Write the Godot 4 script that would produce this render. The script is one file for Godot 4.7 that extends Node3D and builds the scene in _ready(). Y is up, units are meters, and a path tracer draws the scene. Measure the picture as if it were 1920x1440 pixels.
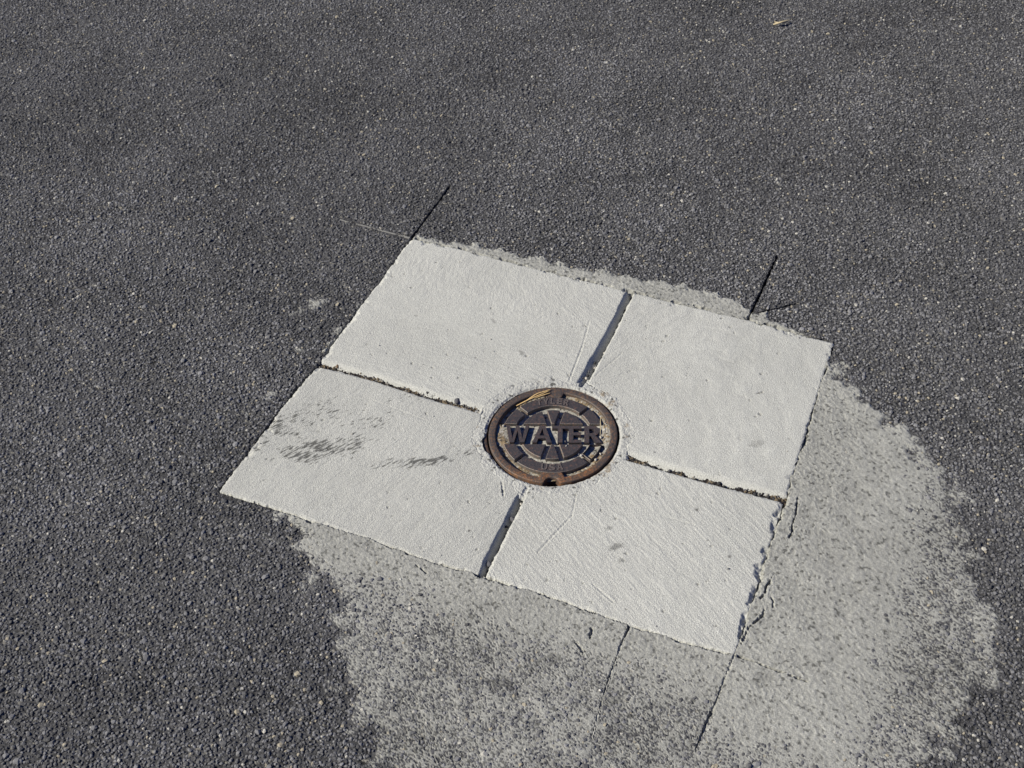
extends Node3D
# A cast-iron water valve lid in a sawn concrete pad, set into an asphalt road.
# Metres, y up. The origin is the centre of the lid; x and z run along the pad's joints.

const CAM_AT := Vector3(0.4930, 1.4351, 1.1990)
const CAM_F := 2275.7            # focal length in photo pixels (photo 1440 high)
const CAM_PITCH := 45.466
const CAM_ROLL := -3.023
const CAM_YAW := 25.034

const P_LEFT := -0.433
const P_RIGHT := 0.374
const Q_TOP := -0.370
const Q_LOW := 0.289
const SLAB_Y := 0.0010

var cam_basis: Basis

func _ready():
	set_camera_and_light()
	make_noises()
	make_shapes()
	print("road ", Time.get_ticks_msec())
	build_road()
	print("pad ", Time.get_ticks_msec())
	build_pad()
	print("lid ", Time.get_ticks_msec())
	build_lid()
	build_loose()
	print("done ", Time.get_ticks_msec())

# ------------------------------------------------------------------ camera, sky, sun
func set_camera_and_light():
	cam_basis = Basis(Vector3.UP, deg_to_rad(CAM_YAW)) * Basis(Vector3.RIGHT, deg_to_rad(-CAM_PITCH)) * Basis(Vector3.BACK, deg_to_rad(CAM_ROLL))
	var cam := Camera3D.new()
	cam.name = "camera"
	cam.fov = rad_to_deg(2.0 * atan(720.0 / CAM_F))
	cam.near = 0.05
	cam.far = 400.0
	add_child(cam)
	cam.transform = Transform3D(cam_basis, CAM_AT)
	cam.current = true

	var sky_mat := ProceduralSkyMaterial.new()
	sky_mat.sky_top_color = Color(0.20, 0.36, 0.68)
	sky_mat.sky_horizon_color = Color(0.62, 0.70, 0.80)
	sky_mat.ground_horizon_color = Color(0.30, 0.30, 0.30)
	sky_mat.ground_bottom_color = Color(0.14, 0.14, 0.14)
	sky_mat.sky_curve = 0.12
	sky_mat.energy_multiplier = 0.44
	var sky := Sky.new()
	sky.sky_material = sky_mat
	var env := Environment.new()
	env.background_mode = Environment.BG_SKY
	env.sky = sky
	env.tonemap_mode = Environment.TONE_MAPPER_LINEAR
	env.tonemap_exposure = 1.55
	env.sdfgi_enabled = true
	env.ssao_enabled = true
	env.ssil_enabled = true
	var we := WorldEnvironment.new()
	we.name = "world_environment"
	we.environment = env
	add_child(we)

	# the sun stands to the left of the picture, fairly low
	var right := cam_basis.x
	var flat := Vector3(right.x, 0, right.z).normalized()
	var el := deg_to_rad(38.0)
	var to_sun := (-flat).rotated(Vector3.UP, deg_to_rad(7.0)) * cos(el) + Vector3.UP * sin(el)
	var sun := DirectionalLight3D.new()
	sun.name = "sun"
	sun.light_energy = 1.6
	sun.light_color = Color(1.0, 0.975, 0.915)
	sun.light_angular_distance = 0.5
	sun.shadow_enabled = true
	add_child(sun)
	sun.look_at_from_position(to_sun * 20.0, Vector3.ZERO, Vector3.UP)

# photo pixel -> point of the ground (x, z)
func px(x: float, y: float, height := 0.0) -> Vector2:
	var d := cam_basis * Vector3((x - 960.0) / CAM_F, -(y - 720.0) / CAM_F, -1.0)
	var t := (height - CAM_AT.y) / d.y
	return Vector2(CAM_AT.x + d.x * t, CAM_AT.z + d.z * t)

# ------------------------------------------------------------------ noises
var cell_a: FastNoiseLite
var cell_av: FastNoiseLite
var cell_b: FastNoiseLite
var cell_bv: FastNoiseLite
var soft: FastNoiseLite
var fine: FastNoiseLite
var mid: FastNoiseLite
var brush: FastNoiseLite

func simplex(s: int, metres: float, octaves := 1) -> FastNoiseLite:
	var n := FastNoiseLite.new()
	n.seed = s
	n.noise_type = FastNoiseLite.TYPE_SIMPLEX_SMOOTH
	n.frequency = 1.0 / metres
	n.fractal_type = FastNoiseLite.FRACTAL_FBM if octaves > 1 else FastNoiseLite.FRACTAL_NONE
	n.fractal_octaves = octaves
	return n

func cells(s: int, metres: float, ret: int) -> FastNoiseLite:
	var n := FastNoiseLite.new()
	n.seed = s
	n.noise_type = FastNoiseLite.TYPE_CELLULAR
	n.frequency = 1.0 / metres
	n.fractal_type = FastNoiseLite.FRACTAL_NONE
	n.cellular_return_type = ret
	n.cellular_jitter = 1.0
	n.domain_warp_enabled = true
	n.domain_warp_amplitude = metres * 0.5
	n.domain_warp_frequency = 0.9 / metres
	n.domain_warp_fractal_type = FastNoiseLite.DOMAIN_WARP_FRACTAL_NONE
	return n

func make_noises():
	cell_a = cells(11, 0.0085, FastNoiseLite.RETURN_DISTANCE2_SUB)
	cell_av = cells(11, 0.0085, FastNoiseLite.RETURN_CELL_VALUE)
	cell_b = cells(23, 0.0036, FastNoiseLite.RETURN_DISTANCE2_SUB)
	cell_bv = cells(23, 0.0036, FastNoiseLite.RETURN_CELL_VALUE)
	soft = simplex(5, 0.30, 3)
	mid = simplex(6, 0.05, 3)
	fine = simplex(7, 0.0075, 3)
	brush = simplex(8, 1.0, 2)

func sstep(a: float, b: float, x: float) -> float:
	var t := clampf((x - a) / (b - a), 0.0, 1.0)
	return t * t * (3.0 - 2.0 * t)

func seg_dist(p: Vector2, a: Vector2, b: Vector2) -> float:
	var ab := b - a
	var t := clampf((p - a).dot(ab) / ab.length_squared(), 0.0, 1.0)
	return p.distance_to(a + ab * t)

# ------------------------------------------------------------------ layout read from the photograph
var edge_left := PackedVector2Array()    # (z, x) along the pad's sides
var edge_right := PackedVector2Array()
var edge_top := PackedVector2Array()     # (x, z)
var edge_low := PackedVector2Array()
var cement_poly := PackedVector2Array()
var residue := []                        # [point, radius] of cement crumbs on the asphalt
var scuffs := []                         # [point, radius along, radius across, strength]
var smudges := []
var cuts := []                           # [a, b, half width, depth, filled]
var mask_n := 160
var mask_lo := Vector2(-1.3, -1.5)
var mask_hi := Vector2(1.6, 1.2)
var mask := PackedFloat32Array()

func flip(a: PackedVector2Array) -> PackedVector2Array:
	var o := PackedVector2Array()
	for v in a: o.append(Vector2(v.y, v.x))
	return o

func pts(a: Array) -> PackedVector2Array:
	var o := PackedVector2Array()
	for v in a: o.append(px(v.x, v.y))
	return o

func along(curve: PackedVector2Array, t: float) -> float:
	var n := curve.size()
	for i in n - 1:
		if t <= curve[i + 1].x or i == n - 2:
			var f := (t - curve[i].x) / (curve[i + 1].x - curve[i].x)
			return lerpf(curve[i].y, curve[i + 1].y, clampf(f, -0.1, 1.1))
	return 0.0

func make_shapes():
	edge_left = flip(pts([Vector2(771, 447), Vector2(722, 515), Vector2(655, 603), Vector2(598, 683), Vector2(540, 750), Vector2(470, 842), Vector2(423, 905)]))
	edge_right = flip(pts([Vector2(1545, 700), Vector2(1499, 850), Vector2(1472, 935), Vector2(1450, 1000), Vector2(1425, 1085), Vector2(1400, 1160), Vector2(1378, 1228)]))
	edge_top = pts([Vector2(771, 447), Vector2(880, 471), Vector2(960, 492), Vector2(1080, 522), Vector2(1186, 548), Vector2(1290, 573), Vector2(1408, 601), Vector2(1550, 640)])
	edge_low = pts([Vector2(423, 925), Vector2(505, 950), Vector2(600, 982), Vector2(700, 1012), Vector2(800, 1050), Vector2(908, 1080), Vector2(1050, 1125), Vector2(1180, 1172), Vector2(1290, 1205), Vector2(1378, 1228)])
	cement_poly = pts([Vector2(423, 915), Vector2(500, 952), Vector2(545, 1000), Vector2(585, 1090), Vector2(625, 1150), Vector2(615, 1230), Vector2(652, 1320), Vector2(690, 1440), Vector2(800, 1700),
		Vector2(1600, 1650), Vector2(1900, 1250), Vector2(1800, 900), Vector2(1580, 700), Vector2(1540, 640), Vector2(1400, 572), Vector2(1330, 546), Vector2(1190, 515), Vector2(1090, 500), Vector2(950, 468), Vector2(870, 455), Vector2(771, 445)])
	residue = []
	for r in [[598, 565, 20], [632, 618, 15], [560, 655, 11], [505, 745, 15], [462, 775, 13], [690, 540, 12], [560, 585, 16], [480, 840, 14], [590, 1075, 30], [500, 1010, 18], [640, 1290, 22], [1500, 1000, 10]]:
		residue.append([px(r[0], r[1]), r[2] * 0.0009])
	scuffs = []
	for r in [[520, 800, 52, 24, 0.75], [585, 845, 75, 26, 0.95], [550, 795, 60, 30, 0.6], [690, 790, 60, 22, 0.55], [650, 835, 60, 26, 0.7], [790, 868, 75, 11, 0.95], [720, 872, 40, 10, 0.7], [480, 830, 40, 30, 0.6], [610, 770, 70, 30, 0.5], [750, 740, 60, 25, 0.35], [870, 850, 40, 12, 0.55]]:
		scuffs.append([px(r[0], r[1]), r[2] * 0.00095, r[3] * 0.00125, r[4]])
	smudges = []
	for r in [[1155, 1026, 17, 6, 0.55], [1165, 1052, 8, 4, 0.45], [1140, 992, 8, 4, 0.45], [1422, 833, 17, 9, 0.32], [978, 662, 6, 7, 0.45], [926, 604, 4, 8, 0.35], [1036, 1236, 22, 9, 0.6], [1150, 1310, 22, 16, 0.5], [936, 1282, 28, 10, 0.5], [1000, 1250, 20, 12, 0.3], [1430, 1270, 22, 10, 0.3], [880, 996, 3, 3, 0.8], [1307, 957, 4, 3, 0.8], [1368, 1045, 5, 3, 0.6]]:
		smudges.append([px(r[0], r[1]), r[2] * 0.00085, r[3] * 0.0011, r[4]])
	cuts = [
		[px(842, 350), px(771, 446), 0.0020, 0.020, false, 0.25],
		[px(1457, 480), px(1402, 601), 0.0021, 0.020, false, 0.25],
		[px(1412, 588), px(1492, 568), 0.0015, 0.012, false, 0.2],
		[px(638, 411), px(771, 446), 0.0013, 0.0012, true, 0.0],
		[px(1181, 1172), px(1168, 1200), 0.0016, 0.007, false, 1.0],
		[px(1168, 1200), px(1140, 1275), 0.0010, 0.002, false, 1.0],
		[px(1140, 1275), px(1108, 1385), 0.0007, 0.0012, false, 1.0],
		[px(1376, 1230), px(1330, 1345), 0.0010, 0.002, false, 1.0],
		[px(1333, 1335), px(1318, 1372), 0.0017, 0.004, false, 1.0],
		[px(1318, 1372), px(1304, 1405), 0.0010, 0.003, false, 1.0],
		[px(1378, 1228), px(1510, 1278), 0.0012, 0.006, false, 0.7],
		[px(1495, 935), px(1493, 965), 0.0012, 0.006, false, 0.8],
		[px(1493, 965), px(1485, 985), 0.0013, 0.006, false, 0.8],
		[px(1485, 985), px(1486, 996), 0.0014, 0.006, false, 0.8],
		[px(1486, 996), px(1480, 1008), 0.0013, 0.006, false, 0.8],
		[px(1450, 1078), px(1443, 1094), 0.0012, 0.006, false, 0.8],
		[px(1443, 1094), px(1437, 1098), 0.0013, 0.006, false, 0.8],
		[px(1437, 1098), px(1434, 1112), 0.0015, 0.006, false, 0.8],
		[px(1434, 1112), px(1426, 1122), 0.0016, 0.006, false, 0.8],
		[px(1447, 1121), px(1450, 1128), 0.0013, 0.004, false, 1.0],
		[px(1450, 1128), px(1449, 1138), 0.0013, 0.004, false, 1.0],
		[px(1433, 1143), px(1430, 1155), 0.0013, 0.004, false, 1.0],
		[px(1430, 1155), px(1416, 1166), 0.0013, 0.004, false, 1.0],
		[px(1416, 1166), px(1402, 1180), 0.0015, 0.004, false, 1.0],
		[px(1400, 1185), px(1390, 1208), 0.0016, 0.004, false, 1.0],
		[px(1080, 1206), px(1092, 1222), 0.0020, 0.004, false, 1.0],
		[px(1110, 1180), px(1106, 1196), 0.0014, 0.005, false, 1.0],
		[px(780, 1060), px(800, 1075), 0.0011, 0.004, false, 1.0],
	]
	mask.resize(mask_n * mask_n)
	var n := cement_poly.size()
	for j in mask_n:
		for i in mask_n:
			var p := mask_lo + (mask_hi - mask_lo) * Vector2(i, j) / float(mask_n - 1)
			var d := 9.0
			for k in n: d = minf(d, seg_dist(p, cement_poly[k], cement_poly[(k + 1) % n]))
			mask[j * mask_n + i] = d if Geometry2D.is_point_in_polygon(p, cement_poly) else -d

# signed distance inside the cement slurry
func cement_at(x: float, z: float) -> float:
	var u := (x - mask_lo.x) / (mask_hi.x - mask_lo.x) * (mask_n - 1)
	var v := (z - mask_lo.y) / (mask_hi.y - mask_lo.y) * (mask_n - 1)
	if u < 0.0 or v < 0.0 or u >= mask_n - 1.001 or v >= mask_n - 1.001: return -1.0
	var i := int(u)
	var j := int(v)
	var fu := u - i
	var fv := v - j
	var k := j * mask_n + i
	return lerpf(lerpf(mask[k], mask[k + 1], fu), lerpf(mask[k + mask_n], mask[k + mask_n + 1], fu), fv)

# how far (x, z) lies inside the pad; negative outside
func inside_pad(x: float, z: float) -> float:
	if x < -0.5 or x > 0.45 or z < -0.45 or z > 0.36: return -0.1
	var w := fine.get_noise_2d(x * 0.6, z * 0.6) * 0.0016 + mid.get_noise_2d(x, z) * 0.002
	return minf(minf(x - along(edge_left, z), along(edge_right, z) - x), minf(z - along(edge_top, x), along(edge_low, x) - z)) + w

# ------------------------------------------------------------------ the road: (r, g, b, height) at a point
func slurry_cover(x: float, z: float, n: float, m: float, s: float) -> float:
	var d := cement_at(x, z)
	var cover := -1.0
	if d > -0.06:
		var edge := sstep(-0.010, 0.026, d + m * 0.034 + n * 0.008)
		var thick := 0.43 + s * 0.14 + 0.16 * m
		if z > 0.2 or x > 0.36:
			var away := maxf(0.0, z - along(edge_low, clampf(x, -0.43, 0.374))) if x < 0.374 else maxf(0.0, maxf(x - 0.50, (z - 0.33) * 0.8))
			thick += 0.75 * sstep(0.105, 0.006, away + m * 0.050 + s * 0.03)
		else:
			thick = 1.25 + 0.2 * m
			edge = sstep(-0.006, 0.012, d + m * 0.016 + n * 0.005)
		cover = edge * (thick + 0.3) - 0.3
	for r in residue:
		var q: Vector2 = r[0]
		var dd := Vector2(x, z).distance_to(q) / float(r[1])
		if dd < 1.5:
			cover = maxf(cover, 0.50 - dd * 0.55 + m * 0.7 + n * 0.35)
	return cover

func road_at(x: float, z: float, with_cuts: bool) -> Vector4:
	var ra := cell_av.get_noise_2d(x, z)
	var vb := cell_b.get_noise_2d(x, z) + 1.0
	var rb := cell_bv.get_noise_2d(x, z)
	var n := fine.get_noise_2d(x, z)
	var m := mid.get_noise_2d(x, z)
	var s := soft.get_noise_2d(x, z)
	var small := sstep(0.02, 0.40, vb)
	var h := small * (0.0008 + 0.0006 * rb) + n * 0.0009 + m * 0.0008 + s * 0.0010 - 0.0022
	# bitumen and the finest stones in it
	var tone := 0.070 + 0.012 * ra + 0.036 * rb + 0.02 * n + 0.018 * s
	var c := Vector3(tone, tone, tone * 1.05)
	if rb > 0.93:
		c = Vector3(0.34, 0.325, 0.285) * (0.8 + 0.4 * n)
	# cement slurry: it fills the low places first
	var cover := slurry_cover(x, z, n, m, s)
	if cover > -0.4:
		var stone := small * (0.42 + 0.30 * rb) + 0.12 + n * 0.35 + ra * 0.10
		var k := sstep(-0.06, 0.06, cover - stone)
		if k > 0.0:
			var tint := 0.375 + 0.06 * n + 0.04 * m + 0.06 * rb + 0.05 * s
			if rb < -0.80 and n > -0.1: tint *= 0.42      # grains of dark stone mixed into the cement
			c = c.lerp(Vector3(tint, tint * 1.0, tint * 0.925), k)
			var fill := clampf(cover, 0.0, 1.2)
			h = maxf(h, lerpf(h, -0.0014 + 0.0020 * fill + n * 0.0006 + m * 0.0009 + small * 0.0004 + rb * 0.0003, k))
	for r in smudges:
		var q2: Vector2 = r[0]
		var o := (Vector2(x, z) - q2).rotated(deg_to_rad(CAM_YAW))
		var e := Vector2(o.x / float(r[1]), o.y / float(r[2])).length() + n * 0.5 + m * 0.4
		if e < 1.2:
			c *= 1.0 - 0.6 * float(r[3]) * sstep(1.2, 0.35, e)
	# the rim against the pad: a crumbling crack, then the bed under the slab
	var ip := inside_pad(x, z)
	var far_side := z < -0.3 and x > along(edge_left, z) + 0.004
	var gap := (0.0030 if far_side else 0.0022 + fine.get_noise_2d(x * 2.1, z * 2.1 + 3.0) * 0.0024) + n * 0.0016 + m * 0.004
	if ip > -gap:
		var open := sstep(-0.05, 0.30, mid.get_noise_2d(x * 1.3 + 11.0, z * 1.3)) if far_side else 1.0
		h -= sstep(-gap, -gap + 0.0022, ip) * (0.008 + 0.004 * m) * open
	if ip > 0.003:
		h = -0.030
	if with_cuts:
		var p := Vector2(x, z)
		for k2 in cuts:
			var hw: float = k2[2]
			var loose: float = k2[5]
			var g := seg_dist(p, k2[0], k2[1]) + (n * 0.0005 + m * 0.0004) * (1.0 + 2.5 * loose)
			if loose > 0.0: hw *= 0.35 + 0.9 * sstep(-0.35, 0.25, fine.get_noise_2d(x * 0.4 + 6.0, z * 0.4) + m * 0.5)
			if g < hw * 1.5:
				if k2[4]:
					if n + m * 1.5 > -0.25:
						c = Vector3(0.27, 0.265, 0.25)
						h = lerpf(h, -0.0006, 0.7)
				else:
					h -= sstep(hw * 1.25, hw * 0.75, g) * float(k2[3])
	return Vector4(c.x, c.y, c.z, h)

# ------------------------------------------------------------------ grids
class Grid:
	var cols := 0
	var rows := 0
	var at := PackedVector2Array()      # ground position of each vertex
	var v := PackedVector3Array()
	var nrm := PackedVector3Array()
	var col := PackedColorArray()
	var drop := PackedByteArray()       # quads left out

func run_rows(rows: int, task: Callable):
	var id := WorkerThreadPool.add_group_task(task, rows, 4, true)
	WorkerThreadPool.wait_for_group_task_completion(id)

func fill_grid(g: Grid, sample: Callable):
	var n := g.cols * g.rows
	g.v.resize(n); g.nrm.resize(n); g.col.resize(n)
	var parts := []
	parts.resize(g.rows)
	run_rows(g.rows, func(j: int):
		var vv := PackedVector3Array()
		var cc := PackedColorArray()
		vv.resize(g.cols); cc.resize(g.cols)
		for i in g.cols:
			var p := g.at[j * g.cols + i]
			var s: Vector4 = sample.call(p.x, p.y)
			vv[i] = Vector3(p.x, s.w, p.y)
			cc[i] = Color(maxf(s.x, 0.008), maxf(s.y, 0.008), maxf(s.z, 0.008))
		parts[j] = [vv, cc])
	g.v = PackedVector3Array(); g.col = PackedColorArray()
	for j in g.rows:
		g.v.append_array(parts[j][0])
		g.col.append_array(parts[j][1])
	var nparts := []
	nparts.resize(g.rows)
	var vs := g.v
	run_rows(g.rows, func(j: int):
		var nn := PackedVector3Array()
		nn.resize(g.cols)
		var up := maxi(j - 1, 0) * g.cols
		var dn := mini(j + 1, g.rows - 1) * g.cols
		for i in g.cols:
			var a := vs[j * g.cols + mini(i + 1, g.cols - 1)] - vs[j * g.cols + maxi(i - 1, 0)]
			var b := vs[dn + i] - vs[up + i]
			nn[i] = b.cross(a).normalized()
		nparts[j] = nn)
	g.nrm = PackedVector3Array()
	for j in g.rows: g.nrm.append_array(nparts[j])

func grid_mesh(g: Grid) -> ArrayMesh:
	var idx := PackedInt32Array()
	idx.resize((g.cols - 1) * (g.rows - 1) * 6)
	var k := 0
	var any := g.drop.size() > 0
	for j in g.rows - 1:
		for i in g.cols - 1:
			var a := j * g.cols + i
			if any and g.drop[a] == 1: continue
			var c := a + g.cols
			idx[k] = a; idx[k + 1] = a + 1; idx[k + 2] = c
			idx[k + 3] = a + 1; idx[k + 4] = c + 1; idx[k + 5] = c
			k += 6
	idx.resize(k)
	var arr := []
	arr.resize(Mesh.ARRAY_MAX)
	arr[Mesh.ARRAY_VERTEX] = g.v
	arr[Mesh.ARRAY_NORMAL] = g.nrm
	arr[Mesh.ARRAY_COLOR] = g.col
	arr[Mesh.ARRAY_INDEX] = idx
	var m := ArrayMesh.new()
	m.add_surface_from_arrays(Mesh.PRIMITIVE_TRIANGLES, arr)
	return m

func rect_grid(x0: float, x1: float, z0: float, z1: float, step_x: float, step_z: float) -> Grid:
	var g := Grid.new()
	g.cols = int(ceil((x1 - x0) / step_x)) + 1
	g.rows = int(ceil((z1 - z0) / step_z)) + 1
	g.at.resize(g.cols * g.rows)
	for j in g.rows:
		for i in g.cols:
			g.at[j * g.cols + i] = Vector2(lerpf(x0, x1, i / float(g.cols - 1)), lerpf(z0, z1, j / float(g.rows - 1)))
	return g

# a strip of ground along the line a-b
func strip_grid(a: Vector2, b: Vector2, half: float, step_u: float, step_v: float) -> Grid:
	var g := Grid.new()
	var u := (b - a).normalized()
	var w := Vector2(-u.y, u.x)
	var a2 := a - u * 0.008
	var length := a.distance_to(b) + 0.016
	g.cols = int(ceil(length / step_u)) + 1
	g.rows = int(ceil(half * 2.0 / step_v)) + 1
	g.at.resize(g.cols * g.rows)
	for j in g.rows:
		for i in g.cols:
			g.at[j * g.cols + i] = a2 + u * (length * i / float(g.cols - 1)) + w * lerpf(-half, half, j / float(g.rows - 1))
	return g

# ------------------------------------------------------------------ materials
func grain_image(s: int, size: int, lo: float, hi: float, freq: float, octaves: int, kind := 0) -> NoiseTexture2D:
	var n := FastNoiseLite.new()
	n.seed = s
	n.noise_type = FastNoiseLite.TYPE_CELLULAR if kind == 1 else FastNoiseLite.TYPE_SIMPLEX_SMOOTH
	n.frequency = freq
	n.fractal_octaves = octaves
	n.fractal_gain = 0.7
	var t := NoiseTexture2D.new()
	t.width = size; t.height = size
	t.seamless = true
	t.generate_mipmaps = false
	t.noise = n
	var ramp := Gradient.new()
	ramp.set_color(0, Color(lo, lo, lo))
	ramp.set_color(1, Color(hi, hi, hi))
	t.color_ramp = ramp
	return t

func ground_material(called: String, grain: Texture2D, relief: Texture2D, per_metre: float, relief_cm: float, rough := 0.9) -> StandardMaterial3D:
	var m := StandardMaterial3D.new()
	m.resource_name = called
	m.vertex_color_use_as_albedo = true
	m.albedo_texture = grain
	m.roughness = rough
	m.metallic_specular = 0.35
	m.uv1_triplanar = true
	m.uv1_world_triplanar = true
	m.uv1_scale = Vector3.ONE * per_metre
	if relief_cm > 0.0:
		m.heightmap_enabled = true
		m.heightmap_texture = relief
		m.heightmap_scale = relief_cm
	return m

func put(called: String, mesh: Mesh, m: Material, parent: Node = self) -> MeshInstance3D:
	var o := MeshInstance3D.new()
	o.name = called
	o.mesh = mesh
	if m: o.material_override = m
	o.cast_shadow = GeometryInstance3D.SHADOW_CASTING_SETTING_ON
	parent.add_child(o, true)
	return o

func tag(o: Node, label: String, category := "", group := ""):
	o.set_meta("label", label)
	if category: o.set_meta("category", category)
	if group: o.set_meta("group", group)

var used := {}
func numbered(called: String) -> String:
	var n: int = used.get(called, 0)
	used[called] = n + 1
	return called if n == 0 else "%s_%03d" % [called, n]

# ------------------------------------------------------------------ road
func build_road():
	var grain := grain_image(31, 1024, 0.62, 1.0, 0.20, 2)
	var relief := grain_image(32, 1024, 0.0, 1.0, 0.20, 2)
	var mat := ground_material("asphalt", grain, relief, 2.3, 0.04, 0.85)
	var road := Node3D.new()
	road.name = "road"
	road.set_meta("kind", "structure")
	tag(road, "dark grey worn asphalt road with pale cement slurry spilled beside the pad")
	add_child(road)

	# strips of finer ground along the pad and the saw cuts
	var strips: Array[Grid] = []
	strips.append(rect_grid(-0.46, 0.52, -0.432, -0.362, 0.0012, 0.0011))
	strips.append(rect_grid(-0.465, 0.47, 0.272, 0.336, 0.0012, 0.0011))
	strips.append(rect_grid(-0.468, -0.405, -0.362, 0.275, 0.0011, 0.0012))
	strips.append(rect_grid(0.352, 0.452, -0.362, 0.275, 0.0011, 0.0012))
	for k in cuts:
		strips.append(strip_grid(k[0], k[1], 0.0055, 0.0014, 0.0006))
	var boxes := []
	boxes.append(Rect2(-0.456, -0.428, 0.972, 0.062))
	boxes.append(Rect2(-0.461, 0.276, 0.927, 0.056))
	boxes.append(Rect2(-0.464, -0.366, 0.055, 0.645))
	boxes.append(Rect2(0.356, -0.366, 0.092, 0.645))
	boxes.append(Rect2(-0.42, -0.37, 0.79, 0.66))

	# the wide sheet: fine where one stands, wider and wider spaced out to the horizon
	var g := Grid.new()
	var turn := deg_to_rad(CAM_YAW)
	var right := Vector2(cos(turn), -sin(turn))
	var ahead := Vector2(-sin(turn), -cos(turn))
	var foot := Vector2(CAM_AT.x, CAM_AT.z)
	var depths := PackedFloat32Array()
	for e in [-90.0, -25.0, -8.0, -2.5, -0.6, 0.0, 0.28, 0.40]: depths.append(e)
	var near_d := 0.46
	var far_d := 3.05
	var rows_in := 900
	for j in rows_in + 1:
		var t := j / float(rows_in)
		depths.append(near_d + 1.35 * t + (far_d - near_d - 1.35) * t * t)
	for e in [3.15, 3.5, 4.5, 7.0, 13.0, 30.0, 90.0, 300.0]: depths.append(e)
	var sides := PackedFloat32Array()
	for e in [-200.0, -60.0, -18.0, -6.0, -2.6, -1.5, -1.12]: sides.append(e)
	for i in 1001:
		var u := lerpf(-1.0, 1.0, i / 1000.0)
		sides.append(u * (0.80 + 0.20 * u * u))
	for e in [1.12, 1.5, 2.6, 6.0, 18.0, 60.0, 200.0]: sides.append(e)
	g.cols = sides.size()
	g.rows = depths.size()
	g.at.resize(g.cols * g.rows)
	for j in g.rows:
		var d := depths[j]
		var half := 0.44 * sqrt(clampf(d, 0.46, 3.05) * clampf(d, 0.46, 3.05) + CAM_AT.y * CAM_AT.y) + 0.06
		for i in g.cols:
			g.at[j * g.cols + i] = foot + ahead * d + right * (sides[i] * half)
	fill_grid(g, func(x, z): return road_at(x, z, false))
	# the wide-spaced rim of the sheet is too coarse for single stones: level ground of the mean colour
	for j in g.rows:
		for i in g.cols:
			if i < 7 or j < 8 or i >= g.cols - 7 or j >= g.rows - 8:
				var k := j * g.cols + i
				g.v[k].y = -0.0016
				g.nrm[k] = Vector3.UP
				g.col[k] = Color(0.086, 0.086, 0.089)
	g.drop.resize(g.cols * g.rows)
	for j in g.rows:
		for i in g.cols:
			var p := g.at[j * g.cols + i]
			var out := 0
			if absf(p.x) < 0.6 and absf(p.y) < 0.5:
				for b in boxes:
					if b.has_point(p): out = 1
			if absf(p.x) < 0.9 and absf(p.y) < 0.75:
				for k in cuts:
					var u: Vector2 = (k[1] - k[0]).normalized()
					var o: Vector2 = p - k[0]
					var t: float = o.dot(u)
					if absf(o.cross(u)) < 0.0034 and t > -0.006 and t < k[0].distance_to(k[1]) + 0.006: out = 1
			g.drop[j * g.cols + i] = out
	put("asphalt", grid_mesh(g), mat, road)
	for s in strips:
		fill_grid(s, func(x, z): return road_at(x, z, true))
	var st := SurfaceTool.new()
	for s in strips:
		st.append_from(grid_mesh(s), 0, Transform3D.IDENTITY)
	put("asphalt_edge", st.commit(), mat, road)
	scatter_aggregate(road, foot, ahead, right)

# stone chips bedded in the bitumen
func chip_mesh(s: int) -> ArrayMesh:
	var rng := RandomNumberGenerator.new()
	rng.seed = s
	var t := (1.0 + sqrt(5.0)) / 2.0
	var v := [Vector3(-1, t, 0), Vector3(1, t, 0), Vector3(-1, -t, 0), Vector3(1, -t, 0), Vector3(0, -1, t), Vector3(0, 1, t), Vector3(0, -1, -t), Vector3(0, 1, -t), Vector3(t, 0, -1), Vector3(t, 0, 1), Vector3(-t, 0, -1), Vector3(-t, 0, 1)]
	var f := [0, 11, 5, 0, 5, 1, 0, 1, 7, 0, 7, 10, 0, 10, 11, 1, 5, 9, 5, 11, 4, 11, 10, 2, 10, 7, 6, 7, 1, 8, 3, 9, 4, 3, 4, 2, 3, 2, 6, 3, 6, 8, 3, 8, 9, 4, 9, 5, 2, 4, 11, 6, 2, 10, 8, 6, 7, 9, 8, 1]
	for i in v.size():
		v[i] = v[i].normalized() * 0.5 * rng.randf_range(0.72, 1.22)
		v[i].y = clampf(v[i].y, -0.5, 0.34) * 0.8
	var st := SurfaceTool.new()
	st.begin(Mesh.PRIMITIVE_TRIANGLES)
	st.set_smooth_group(-1)
	for i in range(0, f.size(), 3):
		for k in [0, 2, 1]: st.add_vertex(v[f[i + k]])
	st.generate_normals()
	return st.commit()

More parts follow.
